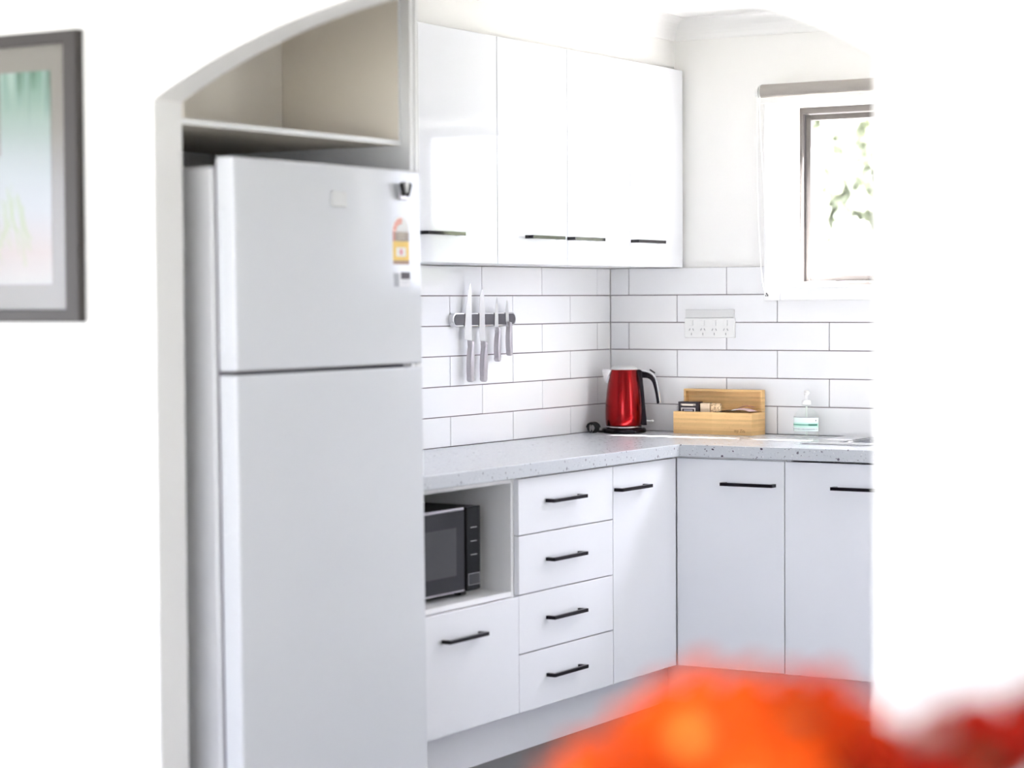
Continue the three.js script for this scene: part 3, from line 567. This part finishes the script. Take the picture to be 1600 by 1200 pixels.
// ---------------------------------------------------------------- picture on the living-room side of the arch wall
{
  const t = thing('framed_picture', 'dark framed misty green landscape print on the wall left of the arch', 'picture', [0.0675, 1.68, 3.3505]);
  const W = 0.735, Hh = 0.682, b = 0.041;
  const s = shapeOf([[-W / 2, -Hh / 2], [W / 2, -Hh / 2], [W / 2, Hh / 2], [-W / 2, Hh / 2]]);
  const q = [[-W / 2 + b, -Hh / 2 + b * 0.7], [-W / 2 + b, Hh / 2 - b * 0.7], [W / 2 - b, Hh / 2 - b * 0.7], [W / 2 - b, -Hh / 2 + b * 0.7]];
  s.holes.push(new THREE.Path(q.map(([x, y]) => new THREE.Vector2(x, y))));
  part('frame', extrude(s, 0.026, 0.003, 2), M.frame, t);
  part('mat_board', RB(W - 2 * b + 0.01, Hh - 1.4 * b + 0.01, 0.003, 0), M.mat, t, [0, 0, 0.0085]);
  const art = canvasMap(512, 512, (g, w, h) => {
    const k = g.createLinearGradient(0, 0, 0, h); k.addColorStop(0, '#7fae98'); k.addColorStop(0.22, '#b5cdc2'); k.addColorStop(0.4, '#c9d3d2'); k.addColorStop(0.65, '#cfd2d4'); k.addColorStop(0.85, '#d8c8c0'); k.addColorStop(1, '#d6d3cd');
    g.fillStyle = k; g.fillRect(0, 0, w, h);
    for (let i = 0; i < 60; i++) { const x = rnd() * w, d = rr(40, 150), v = g.createLinearGradient(0, 0, 0, d); const c = rnd() < 0.5 ? '40,90,70' : '215,235,230'; v.addColorStop(0, `rgba(${c},0.45)`); v.addColorStop(1, `rgba(${c},0)`); g.fillStyle = v; g.fillRect(x, 0, rr(4, 26), d); }
    g.strokeStyle = 'rgba(190,205,150,0.35)'; for (let i = 0; i < 26; i++) { g.lineWidth = rr(3, 12); g.beginPath(); const x = rr(260, 430), y = rr(260, 330); g.moveTo(x, y); g.quadraticCurveTo(x + rr(-20, 30), y + 60, x + rr(-40, 60), y + rr(80, 160)); g.stroke(); }
    g.fillStyle = 'rgba(120,70,60,0.35)'; g.fillRect(352, 0, 10, 200);
  });
  part('print', RB(W - 2 * b - 0.106, Hh - 1.4 * b - 0.12, 0.001, 0), std(0.52, 0.52, 0.52, 0.8, { map: art }), t, [0, 0, 0.011]);
  part('glass', new THREE.PlaneGeometry(W - 2 * b + 0.004, Hh - 1.4 * b + 0.004), M.matGlass, t, [0, 0, 0.0165]);
}

// ---------------------------------------------------------------- dining table, vase and flowers close to the camera
{
  const t = thing('dining_table', 'round white dining table below the orange flowers', 'table', [3.42, 0, 5.92]);
  part('tabletop', lathe([[0, 0.722], [0.5, 0.722], [0.515, 0.726], [0.52, 0.735], [0.515, 0.746], [0.5, 0.75], [0, 0.75]], 72), M.trim, t);
  part('pedestal', lathe([[0, 0], [0.26, 0], [0.26, 0.012], [0.06, 0.03], [0.04, 0.08], [0.04, 0.66], [0.09, 0.7215], [0, 0.7215]], 48), M.trim, t);
  const v = thing('vase', 'white round vase holding the orange and red flowers', 'vase', [3.42, 0.7502, 5.95]);
  part('body', lathe([[0, 0], [0.04, 0], [0.052, 0.03], [0.058, 0.075], [0.05, 0.12], [0.036, 0.15], [0.036, 0.168], [0.04, 0.176], [0.036, 0.176], [0.031, 0.165], [0.031, 0.15], [0.044, 0.12], [0.05, 0.075], [0.045, 0.03], [0.03, 0.012], [0, 0.012]], 48), M.plasticWhite, v);
  const petalGeo = (L, w, rise, droop, n = 8) => {
    const g = new THREE.PlaneGeometry(1, 1, 4, n), p = g.attributes.position;
    for (let i = 0; i < p.count; i++) { const u = p.getX(i), s = p.getY(i) + 0.5, wd = w * Math.pow(Math.sin(Math.PI * Math.min(0.98, 0.12 + 0.8 * s)), 0.75); p.setXYZ(i, u * wd, rise * s - droop * s * s + 0.35 * w * u * u * 4 * 0.3, L * s); }
    g.computeVertexNormals(); return g;
  };
  const petals = (rings) => {
    const all = [];
    for (const [n, L, w, rise, droop, off] of rings) for (let i = 0; i < n; i++) {
      const k = rr(0.9, 1.08), g = petalGeo(L * k, w * k, rise * rr(0.8, 1.2), droop * rr(0.7, 1.3)); g.translate(0, off, 0.006); g.rotateY(i / n * Math.PI * 2 + rr(-0.1, 0.1)); all.push(g);
    }
    return merge(all);
  };
  const tint = (r, g, b) => std(r, g, b, 0.75, { side: THREE.DoubleSide, transmission: 0.35, thickness: 0, specularIntensity: 0.25 });
  const stemM = std(0.10, 0.2, 0.05, 0.7), leafM = std(0.10, 0.19, 0.06, 0.7, { side: THREE.DoubleSide });
  const flower = (label, [x, y, z], size, col, core, lean, kind) => {
    const f = thing('flower', label, 'flower', [x, y, z], 'flowers in the white vase');
    const head = new THREE.Group(); // head pieces share one tilt
    const q = new THREE.Quaternion().setFromEuler(new THREE.Euler(...lean));
    const rings = kind === 'ball' ? [[9, 0.7, 0.5, 0.28, -0.1, 0], [8, 0.55, 0.45, 0.5, 0.0, 0.05], [6, 0.4, 0.35, 0.55, 0.1, 0.1]] : [[11, 1, 0.42, 0.22, 0.26, 0], [9, 0.78, 0.36, 0.34, 0.2, 0.04], [7, 0.5, 0.26, 0.4, 0.1, 0.07]];
    const pg = petals(rings.map(([n, L, w, a, b, o]) => [n, L * size, w * size, a * size, b * size, o * size])).applyQuaternion(q);
    part('petals', pg, tint(...col), f);
    const cg = lathe([[0, 0.0], [0.2 * size, 0.02 * size], [0.22 * size, 0.12 * size], [0.14 * size, 0.2 * size], [0, 0.22 * size]], 20).applyQuaternion(q); part('center', cg, std(...core, 0.8), f);
    const dx = 3.42 - x, dz = 5.95 - z, h = y - 0.765;
    part('stem', tube([[0, 0.002, 0], [dx * 0.15, -h * 0.3, dz * 0.15], [dx * 0.78, -h * 0.55, dz * 0.78], [dx * 0.88, -h * 0.98, dz * 0.88]], 0.0028, 24, 7), stemM, f);
    head.clear(); return f;
  };
  const OR = [0.86, 0.115, 0.003], OR2 = [0.8, 0.075, 0.002], RD = [0.42, 0.012, 0.002], YEL = [0.9, 0.34, 0.04], DK = [0.2, 0.12, 0.06];
  flower('large bright orange flower, second from the left in the bouquet', [3.368, 1.083, 6.015], 0.068, OR, YEL, [0.75, 0.5, 0.1], 'open');
  flower('orange flower in the right half of the bouquet, highest of the orange ones', [3.419, 1.087, 5.949], 0.060, OR2, DK, [0.6, 0.2, -0.2], 'open');
  flower('orange flower at the far left of the bouquet', [3.316, 1.056, 6.072], 0.056, OR, YEL, [0.5, 0, 0.4], 'open');
  flower('orange flower lowest and nearest in the middle of the bouquet', [3.43, 1.056, 6.061], 0.062, OR, YEL, [0.9, 0.6, 0], 'open');
  flower('orange flower beside the red ones', [3.462, 1.058, 5.985], 0.056, OR2, DK, [0.7, 0.3, -0.2], 'open');
  flower('dark red flower next to the orange ones', [3.495, 1.050, 5.975], 0.060, RD, DK, [0.6, 0.2, -0.1], 'ball');
  flower('dark red flower in the middle of the red ones', [3.537, 1.066, 5.925], 0.060, RD, DK, [0.6, 0.2, -0.2], 'ball');
  flower('dark red flower at the far right of the bouquet', [3.568, 1.076, 5.870], 0.054, RD, DK, [0.5, 0.2, -0.3], 'ball');
  flower('dark red flower lowest and nearest among the red ones', [3.54, 1.036, 5.995], 0.058, RD, DK, [0.8, 0.4, 0], 'ball');
  flower('pale pink bud among the red flowers', [3.512, 1.088, 5.958], 0.019, [0.75, 0.45, 0.4], [0.7, 0.5, 0.4], [0.2, 0, 0], 'ball');
}

// ---------------------------------------------------------------- outside the windows
room('lawn', [-40, 40], [-0.4, -0.2], [-40, 45], M.lawn);
{
  const leaf = new THREE.PlaneGeometry(0.09, 0.06, 2, 1); { const p = leaf.attributes.position; for (let i = 0; i < p.count; i++) p.setZ(i, Math.abs(p.getX(i)) * 0.4); leaf.computeVertexNormals(); }
  const tree = (label, [x, z], h, rad, n, col, category = 'tree') => {
    const t = thing(category === 'tree' ? 'garden_tree' : 'garden_shrub', label, category, [x, -0.2, z], 'trees and shrubs outside the window');
    part('trunk', tube([[0, 0, 0], [0.03, h * 0.3, 0.02], [-0.02, h * 0.7, 0]], 0.05, 12, 8), M.bark, t);
    const f = new THREE.InstancedMesh(leaf, std(...col, 0.7, { side: THREE.DoubleSide, transmission: 0.3, thickness: 0 }), n), m = new THREE.Matrix4(), q = new THREE.Quaternion(), e = new THREE.Euler();
    for (let i = 0; i < n; i++) {
      const a = rnd() * 6.283, b = Math.acos(rr(-1, 1)), r = rad * Math.cbrt(rnd()) * (0.85 + 0.25 * Math.sin(a * 5 + b * 4));
      const y = Math.max(0.12, h * 0.55 + r * Math.cos(b) * h * 0.45 / rad);
      e.set(rnd() * 6.3, rnd() * 6.3, rnd() * 6.3); q.setFromEuler(e); const s = rr(0.8, 1.8);
      m.compose(V(r * Math.sin(b) * Math.cos(a), y, r * Math.sin(b) * Math.sin(a)), q, V(s, s, s)); f.setMatrixAt(i, m);
    }
    f.name = 'foliage'; f.userData.kind = 'stuff'; f.castShadow = f.receiveShadow = true; t.add(f);
  };
  const G1 = [0.62, 0.65, 0.53], G2 = [0.40, 0.42, 0.36];
  tree('pale green leafy tree filling the window view', [-1.3, -5.6], 4.0, 1.1, 7000, G1);
  tree('low lavender grey shrub at the foot of the window view', [-0.75, -3.2], 1.95, 0.6, 2600, [0.66, 0.62, 0.72], 'shrub');
  tree('green tree behind the lavender shrub', [-3.0, -6.8], 4.4, 1.4, 7000, G2);
  tree('green tree at the right end of the garden beyond the window', [3.3, -6.2], 2.5, 1.1, 7000, G2);
  tree('bushy green tree standing farthest right beyond the window', [5.0, -6.6], 2.6, 1.1, 7000, G1);
}

scene.traverse((o) => { if (o.isMesh) { o.castShadow = true; o.receiveShadow = true; } });
renderer.render(scene, camera);
